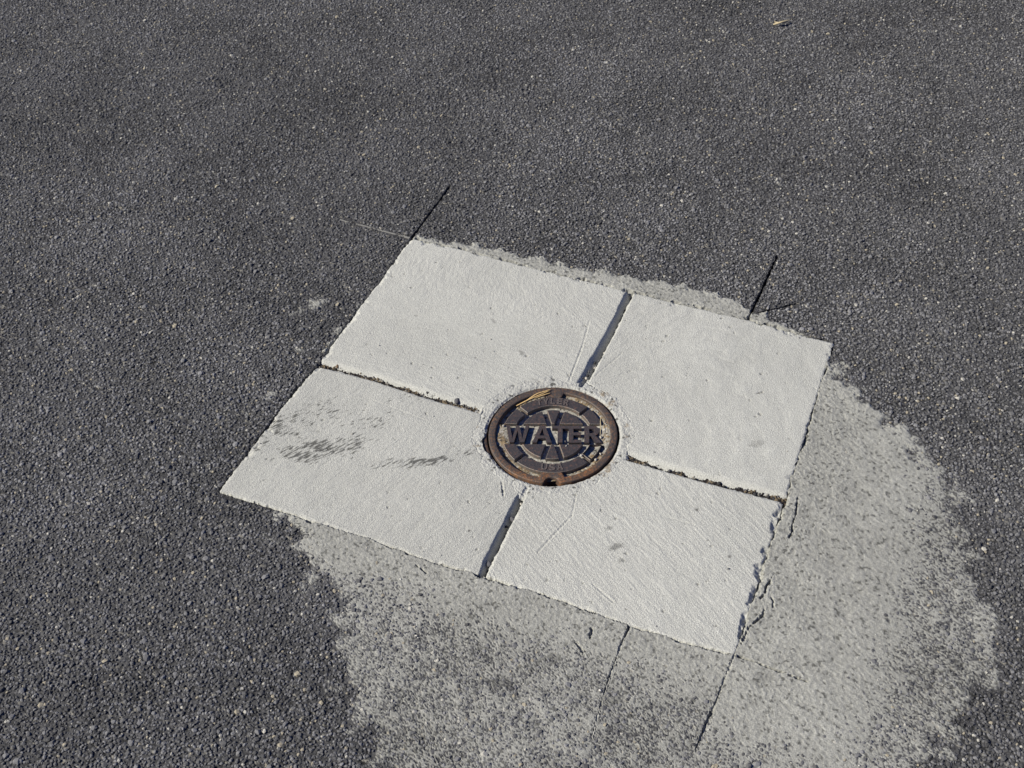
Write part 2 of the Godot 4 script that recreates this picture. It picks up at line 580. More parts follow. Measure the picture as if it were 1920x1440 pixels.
func scatter_aggregate(road: Node3D, foot: Vector2, ahead: Vector2, right: Vector2):
	var m := StandardMaterial3D.new()
	m.resource_name = "stone_chips"
	m.vertex_color_use_as_albedo = true
	m.roughness = 0.8
	m.metallic_specular = 0.4
	var kinds := 4
	var rows := PackedFloat32Array()
	var d := 0.20
	while d < 3.6:
		rows.append(d)
		d += lerpf(0.0042, 0.0056, clampf((d - 0.6) / 2.2, 0.0, 1.0))
	var got := []
	got.resize(rows.size())
	run_rows(rows.size(), func(j: int):
		var rng := RandomNumberGenerator.new()
		rng.seed = 7000 + j
		var out := []
		for k in kinds: out.append(PackedFloat32Array())
		var dd := rows[j]
		var half := (0.44 * sqrt(clampf(dd, 0.46, 3.05) * clampf(dd, 0.46, 3.05) + CAM_AT.y * CAM_AT.y) + 0.06) * 1.42
		var step := lerpf(0.0042, 0.0056, clampf((dd - 0.6) / 2.2, 0.0, 1.0))
		var x := -half
		while x < half:
			x += step
			var p := foot + ahead * (dd + rng.randf_range(-0.6, 0.6) * step) + right * (x + rng.randf_range(-0.6, 0.6) * step)
			var size := 0.0028 + 0.0030 * rng.randf() + (0.0045 * rng.randf() if rng.randf() < 0.07 else 0.0)
			var pick := rng.randi() % kinds
			var spin := rng.randf() * TAU
			var tip := rng.randf_range(-0.42, 0.42)
			var roll := rng.randf_range(-0.42, 0.42)
			var shade := rng.randf()
			var sit := rng.randf()
			var keep := rng.randf()
			if p.x > -0.46 and p.x < 0.41 and p.y > -0.41 and p.y < 0.33 and inside_pad(p.x, p.y) > -0.0015 - size * 0.5: continue
			var hit := false
			if absf(p.x) < 0.9 and absf(p.y) < 0.75:
				for k in cuts:
					if seg_dist(p, k[0], k[1]) < float(k[2]) + size * 0.45: hit = true
			if hit: continue
			var n := fine.get_noise_2dv(p)
			var mm := mid.get_noise_2dv(p)
			var s := soft.get_noise_2dv(p)
			var cover := slurry_cover(p.x, p.y, n, mm, s)
			var y := -0.0016 + mm * 0.0008 + s * 0.0010 + n * 0.0003 + (sit - 0.4) * 0.0016
			var tone := 0.048 + 0.080 * shade * shade + 0.034 * shade + 0.026 * s + 0.012 * mm + 0.004
			tone *= 1.0 + 0.28 * soft.get_noise_2d(p.x * 0.45 + 20.0, p.y * 0.45)
			var c := Vector3(tone, tone, tone * 1.045)
			if shade > 0.985: c = Vector3(0.32, 0.31, 0.28)
			elif shade > 0.965: c = Vector3(0.24, 0.215, 0.165)
			if cover > 0.0:
				if keep < (cover - 0.12) * 1.05: continue
				y += 0.0016 * clampf(cover, 0.0, 1.0) - 0.0008
			var b := Basis(Vector3.UP, spin) * Basis(Vector3.RIGHT, tip) * Basis(Vector3.BACK, roll) * Basis.from_scale(Vector3(size * 1.15, size * 0.95, size * 0.9))
			out[pick].append_array(PackedFloat32Array([b.x.x, b.y.x, b.z.x, p.x, b.x.y, b.y.y, b.z.y, y, b.x.z, b.y.z, b.z.z, p.y, c.x, c.y, c.z, 1.0]))
		got[j] = out)
	var total := 0
	for k in kinds:
		var buf := PackedFloat32Array()
		for j in rows.size(): buf.append_array(got[j][k])
		var mm2 := MultiMesh.new()
		mm2.transform_format = MultiMesh.TRANSFORM_3D
		mm2.use_colors = true
		mm2.mesh = chip_mesh(900 + k)
		mm2.instance_count = buf.size() / 16
		mm2.buffer = buf
		total += mm2.instance_count
		var o := MultiMeshInstance3D.new()
		o.name = "stone_chips"
		o.multimesh = mm2
		o.material_override = m
		o.set_meta("kind", "stuff")
		road.add_child(o, true)
	print("chips ", total)

# ------------------------------------------------------------------ concrete pad
var slab_dir := Vector2.RIGHT
var scratches := []

func pad_at(x: float, z: float, quarter: int) -> Vector4:
	var n := fine.get_noise_2d(x, z)
	var m := mid.get_noise_2d(x + 3.0, z)
	var s := soft.get_noise_2d(x, z + 2.0)
	var p := Vector2(x, z)
	var r := p.length()
	var gn := fine.get_noise_2d(x * 2.6 + 9.0, z * 2.6)
	# broom marks: short furrows along the sweep of each slab
	var dir := Vector2(0.84, 0.54)
	if quarter == 0: dir = Vector2(0.25, -0.97).lerp(Vector2(0.9, 0.4), sstep(-0.1, 0.3, z + 0.35 + x * 0.3)).normalized()
	elif quarter == 1: dir = (p - Vector2(-0.02, -0.07)).normalized()
	elif quarter == 2: dir = Vector2(0.35, -0.93)
	var a := p.dot(dir)
	var b := p.dot(Vector2(-dir.y, dir.x))
	var sweep := 0.8 if quarter == 1 else (1.1 if quarter == 3 else 0.95)
	var br := brush.get_noise_2d(a * 24.0 + m * 0.5, b * 260.0)
	var br2 := brush.get_noise_2d(a * 9.0 + 40.0, b * 90.0 + m)
	var br3 := brush.get_noise_2d(a * 42.0 + 7.0, b * 430.0 + m)
	var h := SLAB_Y + br * sweep * 0.00034 + br2 * sweep * 0.00022 + n * 0.00024 + m * 0.0005 + s * 0.0012 + gn * 0.00014 + br3 * sweep * 0.00016
	var t := 0.615 + 0.085 * gn + 0.045 * br3 * sweep + sweep * (0.022 * br2 + 0.02 * br) + 0.025 * n + 0.02 * m + 0.05 * s
	if quarter == 2: t -= 0.035
	var warm := 0.94
	# pin holes
	var vb := cell_bv.get_noise_2d(x * 0.8, z * 0.8)
	if vb > 0.985 and n > 0.1:
		h -= 0.0012
		t *= 0.55
	# scuffs of black rubber: broken dashes in the grain of the broom
	if quarter == 2:
		var best := 0.0
		for k in scuffs:
			var o: Vector2 = (p - k[0]).rotated(deg_to_rad(CAM_YAW + 6.0))
			var e := Vector2(o.x / float(k[1]), o.y / float(k[2])).length()
			if e < 1.3: best = maxf(best, float(k[3]) * sstep(1.3, 0.2, e))
		if best > 0.0:
			var d2 := Vector2(0.53, -0.85)
			var st := brush.get_noise_2d(p.dot(d2) * 55.0, p.dot(Vector2(0.85, 0.53)) * 240.0)
			var st2 := mid.get_noise_2d(x * 2.0, z * 2.0)
			var k3 := sstep(0.50, 0.86, best * 0.8 + st * 0.72 + st2 * 0.40)
			t = lerpf(t, 0.10, k3 * 0.9)
	for k in smudges:
		var q: Vector2 = k[0]
		if absf(q.x - x) < 0.05 and absf(q.y - z) < 0.05:
			var o2 := (p - q).rotated(deg_to_rad(CAM_YAW + 18.0))
			var e2 := Vector2(o2.x / float(k[1]), o2.y / float(k[2])).length() + n * 0.55 + br * 0.4
			if e2 < 1.1: t *= 1.0 - 0.85 * float(k[3]) * sstep(1.1, 0.4, e2)
	# trowel and finger scratches
	for k in scratches:
		var g := seg_dist(p, k[0], k[1]) + n * 0.0005
		if g < 0.004:
			h -= float(k[2]) * sstep(0.0022, 0.0004, g)
			h += float(k[2]) * 0.5 * sstep(0.004, 0.0022, g) * sstep(0.0012, 0.0022, g)
	# tooled joints: a broad round shoulder on the far and the left side, a sharp arris on the other
	var wob := m * 0.0025 + n * 0.0007
	var jv := x - along(joint_v, z)
	var jh := z - along(joint_h, x)
	if r > 0.11:
		if jv < 0.0:
			var wv := (0.0088 + wob + 0.003 * sstep(-0.3, -0.1, z)) if z < 0.0 else (0.0070 + wob)
			var f := clampf(1.0 + (jv + 0.0026) / wv, 0.0, 1.0)
			h -= pow(f, 1.15) * 0.0150
		else:
			var f2 := clampf(1.0 - (jv - 0.0026) / (0.0032 + wob + (0.004 * sstep(0.1, 0.3, n + m) if z > 0.0 else 0.0)), 0.0, 1.0)
			h -= f2 * f2 * 0.004
		if jh < 0.0:
			var wh := 0.0145 + wob if x < 0.0 else 0.0160 + wob
			var f3 := clampf(1.0 + (jh + 0.0026) / wh, 0.0, 1.0)
			h -= f3 * f3 * 0.0120
		else:
			var f4 := clampf(1.0 - (jh - 0.0026) / (0.003 + wob), 0.0, 1.0)
			h -= f4 * f4 * 0.0018
	# arris of the pad, chipped here and there
	var eh := minf(minf(x - along(edge_left, z), along(edge_right, z) - x), minf(z - along(edge_top, x), along(edge_low, x) - z))
	var right_side := sstep(0.02, 0.0, along(edge_right, z) - x) * sstep(-0.1, 0.1, z)
	var chip := (0.45 if z > 0.25 and right_side < 0.3 else 1.0) * maxf(0.0, mid.get_noise_2d(x * 1.6 + 9.0, z * 1.6) - 0.12 + 0.3 * right_side + (0.12 if x < -0.38 else 0.0)) * (0.020 + 0.016 * right_side)
	var ew := (0.0030 if z < -0.35 else 0.0018) + chip + n * 0.0010
	if eh < ew:
		var f5 := 1.0 - eh / ew
		h -= f5 * ((0.0022 if z < -0.35 else 0.0012) + chip * 0.30) + n * 0.0016 * f5
		t -= 0.05 * n
	# the collar of mortar round the lid begins below the slab's cut edge
	var rc := collar_edge(p)
	if r < rc:
		h -= sstep(rc, rc - 0.006, r) * 0.004
	return Vector4(t, t * 1.004, t * warm, h)

func collar_edge(p: Vector2) -> float:
	var q := p.normalized() * 0.12
	return 0.1235 + mid.get_noise_2d(q.x * 0.8, q.y * 0.8) * 0.012 + fine.get_noise_2d(q.x, q.y) * 0.0018

var joint_v := PackedVector2Array()
var joint_h := PackedVector2Array()

func build_pad():
	joint_v = flip(pts([Vector2(1187, 545), Vector2(1150, 622), Vector2(1097, 720), Vector2(984, 925), Vector2(945, 1000), Vector2(906, 1082)]))
	joint_h = pts([Vector2(597, 685), Vector2(700, 712), Vector2(800, 745), Vector2(905, 774), Vector2(1180, 862), Vector2(1300, 897), Vector2(1470, 940)])
	for k in [[1105, 603, 1092, 650, 0.0007], [1092, 650, 1066, 718, 0.0011], [1112, 708, 1165, 664, 0.0007], [1112, 720, 1200, 690, 0.0004], [1125, 722, 1205, 706, 0.0006], [1008, 1036, 1072, 968, 0.0009], [1072, 968, 1080, 930, 0.0006],
			[1110, 1095, 1150, 1130, 0.0008], [1150, 1130, 1165, 1128, 0.0006], [1138, 742, 1150, 760, 0.0012], [1150, 760, 1168, 790, 0.0012], [1168, 790, 1182, 830, 0.0010], [1174, 838, 1176, 858, 0.0016], [941, 905, 944, 930, 0.0016],
			[870, 1052, 915, 1030, 0.0006], [640, 745, 700, 752, 0.0004], [700, 752, 800, 790, 0.0004], [905, 800, 907, 840, 0.0015], [907, 840, 918, 862, 0.0012], [1240, 968, 1300, 985, 0.0004]]:
		scratches.append([px(k[0], k[1]), px(k[2], k[3]), k[4]])
	var grain := grain_image(41, 1024, 0.56, 1.0, 0.18, 2)
	var relief := grain_image(42, 1024, 0.0, 1.0, 0.15, 3)
	var mat := ground_material("concrete", grain, relief, 2.6, 0.09, 0.9)
	var pad := Node3D.new()
	pad.name = "concrete_pad"
	tag(pad, "pale grey square concrete pad of four slabs around the rusty iron lid", "concrete pad")
	add_child(pad)
	var says := ["slab with a thin finger scratch beside the shadowed joint", "slab with faint radial lines fanning out from the joint", "slab with streaks of black rubber scuffs", "slab with a curved hairline and small grey smudges"]
	for quarter in 4:
		var g := slab_grid(quarter)
		fill_grid(g, func(x, z): return pad_at(x, z, quarter))
		# walls: the outermost ring of vertices is pulled straight down
		for j in g.rows:
			for i in g.cols:
				if i == 0 or j == 0 or i == g.cols - 1 or j == g.rows - 1:
					var k := j * g.cols + i
					g.v[k].y = -0.034
		g.drop.resize(g.cols * g.rows)
		for j in g.rows:
			for i in g.cols:
				g.drop[j * g.cols + i] = 1 if g.at[j * g.cols + i].length() < 0.1165 else 0
		var o := put("slab", grid_mesh(g), mat, pad)
		tag(o, says[quarter])
	# mortar collar
	var c := Grid.new()
	c.cols = 620
	c.rows = 30
	c.at.resize(c.cols * c.rows)
	for j in c.rows:
		for i in c.cols:
			var an := TAU * i / float(c.cols - 1)
			var d := Vector2(cos(an), sin(an))
			var r0 := 0.1062 + fine.get_noise_2d(d.x * 0.05, d.y * 0.05) * 0.0008
			var back := absf(angle_difference(an, deg_to_rad(172.0 - CAM_YAW)))
			r0 += 0.007 * sstep(0.22, 0.10, back)
			c.at[j * c.cols + i] = d * lerpf(r0, 0.138, maxf(j - 1, 0) / float(c.rows - 2))
	fill_grid(c, func(x, z): return collar_at(x, z))
	for i in c.cols: c.v[i].y = -0.03
	# the polar sheet runs the other way round
	var cm := grid_mesh(c)
	var col := put("mortar_collar", cm, mat, pad)
	tag(col, "rough ring of mortar packed around the iron lid")
	# grit lying in the joints
	var soil := ground_material("grit", grain, relief, 4.0, 0.06, 0.95)
	for k in 2:
		var sg := rect_grid(-0.0095, 0.0075, -0.372, 0.292, 0.0011, 0.0014) if k == 0 else rect_grid(-0.436, 0.378, -0.0095, 0.0075, 0.0014, 0.0011)
		for q in sg.at.size():
			var p := sg.at[q]
			sg.at[q] = Vector2(p.x + along(joint_v, p.y), p.y) if k == 0 else Vector2(p.x, p.y + along(joint_h, p.x))
		fill_grid(sg, func(x, z): return grit_at(x, z, k))
		sg.drop.resize(sg.at.size())
		for q in sg.at.size(): sg.drop[q] = 1 if sg.at[q].length() < 0.112 else 0
		var so := put("joint_grit", grid_mesh(sg), soil, pad)
		so.set_meta("kind", "stuff")

func grit_at(x: float, z: float, k: int) -> Vector4:
	var va := cell_b.get_noise_2d(x, z) + 1.0
	var rb := cell_bv.get_noise_2d(x, z)
	var n := fine.get_noise_2d(x, z)
	var m := mid.get_noise_2d(x, z + 5.0)
	var h := -0.0125 + sstep(0.0, 0.5, va) * (0.0025 + 0.0015 * rb) + m * 0.004 + n * 0.001
	h += 0.0066 if k == 1 else -0.009
	var t := 0.13 + 0.08 * rb
	var c := Vector3(t * 1.25, t * 1.0, t * 0.68)
	if rb > 0.82: c = Vector3(0.36, 0.345, 0.31)
	elif rb < -0.1 or m < 0.05: c = Vector3(0.032, 0.030, 0.030)
	return Vector4(c.x, c.y, c.z, h)

func collar_at(x: float, z: float) -> Vector4:
	var p := Vector2(x, z)
	var r := p.length()
	var n := fine.get_noise_2d(x * 1.2, z * 1.2)
	var m := mid.get_noise_2d(x * 1.5, z * 1.5 + 4.0)
	var vb := cell_b.get_noise_2d(x, z) + 1.0
	var rb := cell_bv.get_noise_2d(x, z)
	var h := SLAB_Y - 0.0004 + n * 0.0009 + m * 0.0012 + sstep(0.0, 0.4, vb) * 0.0004 + rb * 0.0002
	var rc := collar_edge(p)
	h -= sstep(0.0024, 0.0, absf(r - rc)) * 0.005 * maxf(0.0, mid.get_noise_2d(x * 0.9 + 1.0, z * 0.9) + 0.05)
	h -= sstep(0.110, 0.1062, r) * 0.0022
	h -= sstep(rc + 0.001, rc + 0.008, r) * 0.005
	if x < 0.0 or absf(z) > absf(x):
		h -= sstep(0.004, 0.002, absf(x - 0.004)) * 0.006 * (1.0 if z < 0.0 else 0.4) * sstep(0.112, 0.118, r)
	var t := 0.57 + 0.04 * n + 0.04 * m + 0.03 * rb
	if rb < -0.9: t = 0.16
	var brown := sstep(0.42, 0.7, mid.get_noise_2d(x * 1.1 + 7.0, z * 1.1) + n * 0.3)
	return Vector4(lerpf(t, 0.30, brown * 0.8), lerpf(t * 1.004, 0.235, brown * 0.8), lerpf(t * 0.95, 0.16, brown * 0.8), h)

func slab_grid(quarter: int) -> Grid:
	var left := quarter % 2 == 0
	var top := quarter < 2
	var step := 0.00145
	var g := Grid.new()
	var w := 0.433 if left else 0.374
	var d := 0.370 if top else 0.289
	g.cols = int(w / step) + 3
	g.rows = int(d / step) + 3
	g.at.resize(g.cols * g.rows)
	var gap_v := 0.0026
	var gap_h := 0.0026
	for j in g.rows:
		var t := clampf((j - 1) / float(g.rows - 3), 0.0, 1.0)
		for i in g.cols:
			var s := clampf((i - 1) / float(g.cols - 3), 0.0, 1.0)
			# rough place first, then the true edges there
			var x0 := lerpf(-w, 0.0, s) if left else lerpf(0.0, w, s)
			var z0 := lerpf(-d, 0.0, t) if top else lerpf(0.0, d, t)
			var x := x0
			var z := z0
			for again in 2:
				var nv := fine.get_noise_2d(2.0, z * 0.7) * 0.0022 + mid.get_noise_2d(4.0, z) * 0.002
				var nh := fine.get_noise_2d(x * 0.7, 5.0) * 0.0022 + mid.get_noise_2d(x, 6.0) * 0.0015
				var xl := along(edge_left, z) + nv if left else along(joint_v, z) + gap_v + nv
				var xr := along(joint_v, z) - gap_v + nv if left else along(edge_right, z) - nv
				var zl := along(edge_top, x) + nh if top else along(joint_h, x) + gap_h + nh
				var zr := along(joint_h, x) - gap_h + nh if top else along(edge_low, x) - nh
				x = lerpf(xl, xr, s)
				z = lerpf(zl, zr, t)
			g.at[j * g.cols + i] = Vector2(x, z)
	return g

# ------------------------------------------------------------------ the lid
const LID_R := 0.1025
const LID_Y := 0.0016
var lid: Node3D
var iron: StandardMaterial3D

func rusty(called: String, s: int, rust: Color, share: float) -> StandardMaterial3D:
	# a mottle that multiplies the metal's own colour: plain, then specks of rust
	var m := StandardMaterial3D.new()
	m.resource_name = called
	var n := FastNoiseLite.new()
	n.seed = s
	n.noise_type = FastNoiseLite.TYPE_SIMPLEX_SMOOTH
	n.frequency = 0.03
	n.fractal_octaves = 5
	n.fractal_gain = 0.72
	var t := NoiseTexture2D.new()
	t.width = 512; t.height = 512; t.seamless = true; t.generate_mipmaps = false
	t.noise = n
	var g := Gradient.new()
	g.offsets = PackedFloat32Array([0.0, 0.34, share, minf(share + 0.14, 0.97), 1.0])
	g.colors = PackedColorArray([Color(0.42, 0.42, 0.44), Color(0.64, 0.62, 0.64), Color(0.70, 0.68, 0.68), rust, rust.lightened(0.25)])
	t.color_ramp = g
	m.albedo_texture = t
	m.roughness = 0.62
	m.metallic = 0.15
	m.metallic_specular = 0.5
	m.uv1_triplanar = true
	m.uv1_scale = Vector3.ONE * 9.0
	m.heightmap_enabled = true
	m.heightmap_texture = grain_image(s + 1, 512, 0.0, 1.0, 0.09, 4)
	m.heightmap_scale = 0.06
	return m

# an outline (x right, y towards the reader) raised from y0 to y1 with a chamfered rim
func raised(outline: PackedVector2Array, y0: float, y1: float, bevel: float) -> ArrayMesh:
	var poly := outline
	if Geometry2D.is_polygon_clockwise(poly): poly.reverse()
	var n := poly.size()
	var inner := PackedVector2Array()
	for i in n:
		var a := (poly[i] - poly[(i + n - 1) % n]).normalized()
		var b := (poly[(i + 1) % n] - poly[i]).normalized()
		var na := Vector2(-a.y, a.x)
		var nb := Vector2(-b.y, b.x)
		var mm := (na + nb)
		mm = mm / maxf(0.35, mm.dot(na))
		inner.append(poly[i] + mm * bevel)
	var st := SurfaceTool.new()
	st.begin(Mesh.PRIMITIVE_TRIANGLES)
	st.set_smooth_group(-1)
	var up := func(v: Vector2, y: float): return Vector3(v.x, y, v.y)
	for i in n:
		var k := (i + 1) % n
		st.set_color(Color(0.28, 0.27, 0.235))     # dust grey, painted pale to put sunlit edge lines on walls and chamfers
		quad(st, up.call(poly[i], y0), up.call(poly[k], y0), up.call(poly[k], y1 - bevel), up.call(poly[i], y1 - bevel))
		quad(st, up.call(poly[i], y1 - bevel), up.call(poly[k], y1 - bevel), up.call(inner[k], y1), up.call(inner[i], y1))
	st.set_color(Color(0.090, 0.079, 0.083))
	var tri := Geometry2D.triangulate_polygon(inner)
	for i in range(0, tri.size(), 3):
		var a3: Vector3 = up.call(inner[tri[i]], y1)
		var b3: Vector3 = up.call(inner[tri[i + 1]], y1)
		var c3: Vector3 = up.call(inner[tri[i + 2]], y1)
		if (b3 - a3).cross(c3 - a3).y > 0.0:
			st.add_vertex(a3); st.add_vertex(c3); st.add_vertex(b3)
		else:
			st.add_vertex(a3); st.add_vertex(b3); st.add_vertex(c3)
	st.generate_normals()
	return st.commit()

func quad(st: SurfaceTool, a: Vector3, b: Vector3, c: Vector3, d: Vector3):
	for v in [a, b, c, a, c, d]: st.add_vertex(v)

# a piece of ring between two radii and two angles (degrees, counted from the reader's right, upwards)
func sector(r0: float, r1: float, a0: float, a1: float) -> PackedVector2Array:
	var o := PackedVector2Array()
	var n := maxi(3, int(absf(a1 - a0) / 4.0))
	for i in n + 1:
		var a := deg_to_rad(lerpf(a0, a1, i / float(n)))
		o.append(Vector2(cos(a), -sin(a)) * r1)
	for i in n + 1:
		var a := deg_to_rad(lerpf(a1, a0, i / float(n)))
		o.append(Vector2(cos(a), -sin(a)) * r0)
	return o

func biggest(list: Array) -> PackedVector2Array:
	var best := PackedVector2Array()
	var area := 0.0
	for p in list:
		var s := 0.0
		for i in p.size(): s += p[i].cross(p[(i + 1) % p.size()])
		if absf(s) > area:
			area = absf(s)
			best = p
	return best

func clip_line(poly: PackedVector2Array, at: Vector2, normal: Vector2) -> PackedVector2Array:
	# keeps what lies on the side the normal points to
	var t := Vector2(-normal.y, normal.x)
	var big := PackedVector2Array([at - t, at + t, at + t + normal, at - t + normal])
	return biggest(Geometry2D.intersect_polygons(poly, big))

func letter(called: String, glyph: String, m: Material, centre: Vector2, size: Vector2, y: float, depth: float, turn: float, bold: int):
	var f := SystemFont.new()
	f.font_names = PackedStringArray(["Droid Sans"])
	f.font_weight = bold
	var tm := TextMesh.new()
	tm.text = glyph
	tm.font = f
	tm.font_size = 64
	tm.pixel_size = 0.001
	tm.depth = 0.01
	tm.curve_step = 1.0
	var box := tm.get_aabb()
	var o := put(called, tm, m, lid)
	var sc := Vector3(size.x / box.size.x, size.y / box.size.y, depth / 0.01)
	var b := Basis(Vector3.UP, turn) * Basis(Vector3.RIGHT, -PI / 2) * Basis.from_scale(sc)
	var mid_box := box.position + box.size * 0.5
	o.transform = Transform3D(b, Vector3(centre.x, y - depth * 0.5, centre.y) - b * mid_box)

func build_lid():
	lid = Node3D.new()
	lid.name = "utility_cover"
	tag(lid, "round rusty cast iron lid with raised lettering and spokes set in the pad", "water cover")
	add_child(lid)
	var a := px(950, 801)
	var b := px(1128, 802)
	var face := -(b - a).angle()
	lid.transform = Transform3D(Basis(Vector3.UP, face), Vector3(0.0, LID_Y, 0.0))
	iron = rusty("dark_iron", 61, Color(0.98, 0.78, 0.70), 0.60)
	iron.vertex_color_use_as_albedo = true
	var type_iron := rusty("type_iron", 61, Color(0.98, 0.78, 0.70), 0.60)
	type_iron.albedo_color = Color(0.090, 0.079, 0.083).linear_to_srgb()
	var pale_iron := rusty("pale_iron", 63, Color(0.98, 0.84, 0.76), 0.60)  # paler iron tone for the small lettering
	pale_iron.albedo_color = Color(0.185, 0.170, 0.165).linear_to_srgb()
	var rim := rusty("brown_iron", 71, Color(0.98, 0.80, 0.66), 0.52)
	rim.vertex_color_use_as_albedo = true
	var frame_iron := rusty("frame_iron", 75, Color(0.98, 0.80, 0.66), 0.52)
	frame_iron.albedo_color = Color(0.12, 0.10, 0.085).linear_to_srgb()
	var R := LID_R
	var deep := -0.0120

	# the rim: a lathed ring with a lifting notch at the reader's side and two bridges to the plates
	var segs := 288
	var ring := SurfaceTool.new()
	ring.begin(Mesh.PRIMITIVE_TRIANGLES)
	ring.set_smooth_group(0)
	var prof := func(k: int) -> Array:
		var an := TAU * k / float(segs)
		var out := R
		var d_low := absf(angle_difference(an, PI * 0.5)) * R
		if d_low < 0.0128: out = R - 0.0122 * sqrt(1.0 - pow(d_low / 0.0128, 2.0))
		var inr := 0.886 * R
		var low := rad_to_deg(absf(angle_difference(an, PI * 0.5)))
		var high := rad_to_deg(absf(angle_difference(an, -PI * 0.5)))
		inr = lerpf(0.784 * R, inr, maxf(sstep(10.5, 12.5, low) if low < 90.0 else 1.0, 0.0))
		if high < 90.0: inr = lerpf(0.784 * R, inr, sstep(8.5, 10.5, high))
		var d := Vector2(cos(an), sin(an))
		var rows := [[out, -0.022], [out, -0.0012], [out - 0.0008, -0.0003], [out - 0.0020, 0.0], [maxf(inr + 0.0022, 0.0), 0.0], [inr + 0.0008, -0.0004], [inr, -0.0014], [inr - 0.0012, deep - 0.002]]
		var o := []
		for q in rows: o.append(Vector3(d.x * q[0], q[1], d.y * q[0]))
		return o
	for k in segs:
		var p0: Array = prof.call(k)
		var p1: Array = prof.call(k + 1)
		for q in p0.size() - 1:
			for v: Vector3 in [p0[q], p0[q + 1], p1[q + 1], p0[q], p1[q + 1], p1[q]]:
				# rust scale, thickest at the reader's side of the rim
				var ru := sstep(0.0, 0.55, mid.get_noise_2d(v.x * 2.2, v.z * 2.2) * 0.8 + fine.get_noise_2d(v.x, v.z) * 0.3 + 0.70 * sstep(0.02, 0.10, v.z) - 0.30)
				ring.set_color(Color(0.118, 0.103, 0.092).lerp(Color(0.225, 0.142, 0.082), ru))
				ring.add_vertex(v)
	ring.generate_normals()
	var rim_o := put("rim", ring.commit(), rim, lid)
	tag(rim_o, "rust brown rim with a half-round lifting notch")

	# raised plates
	var top := -0.0004
	var ro := 0.786 * R
	var ri := 0.605 * R
	var rd := 0.512 * R
	var gap := 0.042 * R
	var band := 0.212 * R
	var plates := []
	for side in [1.0, -1.0]:
		var arc := sector(ri, ro, 45.0, 135.0) if side > 0.0 else sector(ri, ro, 225.0, 315.0)
		var nr := Vector2(1, -1).normalized() if side > 0.0 else Vector2(1, 1).normalized()
		# keep clear of the diagonal grooves
		arc = clip_line(arc, Vector2(-nr.y, nr.x) * 0.0 + Vector2(-nr.x, nr.y).rotated(0) * 0.0 + Vector2(0, -gap * 1.0 * side), Vector2(-1, -side).normalized())
		arc = clip_line(arc, Vector2(0, -gap * 1.0 * side), Vector2(1, -side).normalized())
		plates.append(arc)
		for sx in [1.0, -1.0]:
			var sp := sector(ri, ro, 8.0, 60.0)
			for i in sp.size(): sp[i] = Vector2(sp[i].x * sx, sp[i].y * side)
			sp = clip_line(sp, Vector2(gap * 1.0 * sx, 0.0), Vector2(sx, side).normalized())
			sp = clip_line(sp, Vector2(0, -band * side), Vector2(0, -side))
			plates.append(sp)
		# the inner half disc, cut by two spoke grooves
		var disc := sector(0.001, rd, 0.0, 180.0)
		for i in disc.size(): disc[i] = Vector2(disc[i].x, disc[i].y * side)
		disc = clip_line(disc, Vector2(0, -band * side), Vector2(0, -side))
		var lean := deg_to_rad(15.5)
		for sx in [1.0, -1.0]:
			var d := Vector2(sin(lean) * sx, -cos(lean) * side)
			var nn := Vector2(cos(lean) * sx, sin(lean) * side)
			plates.append(clip_line(disc, nn * gap, nn))
		var wedge := disc
		for sx in [1.0, -1.0]:
			var nn := Vector2(cos(lean) * sx, sin(lean) * side)
			wedge = clip_line(wedge, -nn * gap * 0.85, -nn)
		plates.append(wedge)
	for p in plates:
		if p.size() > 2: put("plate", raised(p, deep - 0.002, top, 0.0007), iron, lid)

	# lettering
	var word := "WATER"
	var at := [-0.55, -0.165, 0.115, 0.345, 0.622]
	var wide := [0.36, 0.30, 0.26, 0.20, 0.27]
	for i in 5:
		letter("letter", word[i], type_iron, Vector2(at[i] * R, 0.004 * R), Vector2(wide[i] * R, 0.35 * R), top, 0.0125, 0.0, 700)
	word = "TYLER"
	for i in 5:
		var an := deg_to_rad(90.0 + 18.0 - i * 9.0 + 1.0)
		letter("letter", word[i], pale_iron, Vector2(cos(an), -sin(an)) * 0.695 * R, Vector2(0.082 if word[i] != "L" else 0.07, 0.125) * R, top + 0.0010, 0.0019, (an - PI / 2) * 0.55, 600)
	word = "USA"
	for i in 3:
		var an := deg_to_rad(-90.0 - 10.0 + i * 10.0)
		letter("letter", word[i], pale_iron, Vector2(cos(an), -sin(an)) * 0.685 * R, Vector2(0.095, 0.125) * R, top + 0.0010, 0.0019, (an + PI / 2) * 0.55, 600)

	# silt lying in the recesses
	var dirt := ground_material("silt", grain_image(81, 512, 0.75, 1.0, 0.10, 4), grain_image(82, 512, 0.0, 1.0, 0.15, 4), 5.0, 0.05, 0.95)
	var s := Grid.new()
	s.cols = 190
	s.rows = 190
	s.at.resize(s.cols * s.rows)
	for j in s.rows:
		for i in s.cols:
			s.at[j * s.cols + i] = Vector2(lerpf(-0.094, 0.094, i / 189.0), lerpf(-0.094, 0.094, j / 189.0))
	fill_grid(s, func(x, z): return silt_at(x, z))
	s.drop.resize(s.at.size())
	for q in s.at.size(): s.drop[q] = 1 if s.at[q].length() > 0.0925 else 0
	var so := put("silt", grid_mesh(s), dirt, lid)
	so.set_meta("kind", "stuff")
	tag(so, "pale grey and brown silt lying in the recesses of the lid")
	# the valve box's own rim under the lid, bare at one side
	var box := SurfaceTool.new()
	box.begin(Mesh.PRIMITIVE_TRIANGLES)
	box.set_smooth_group(0)
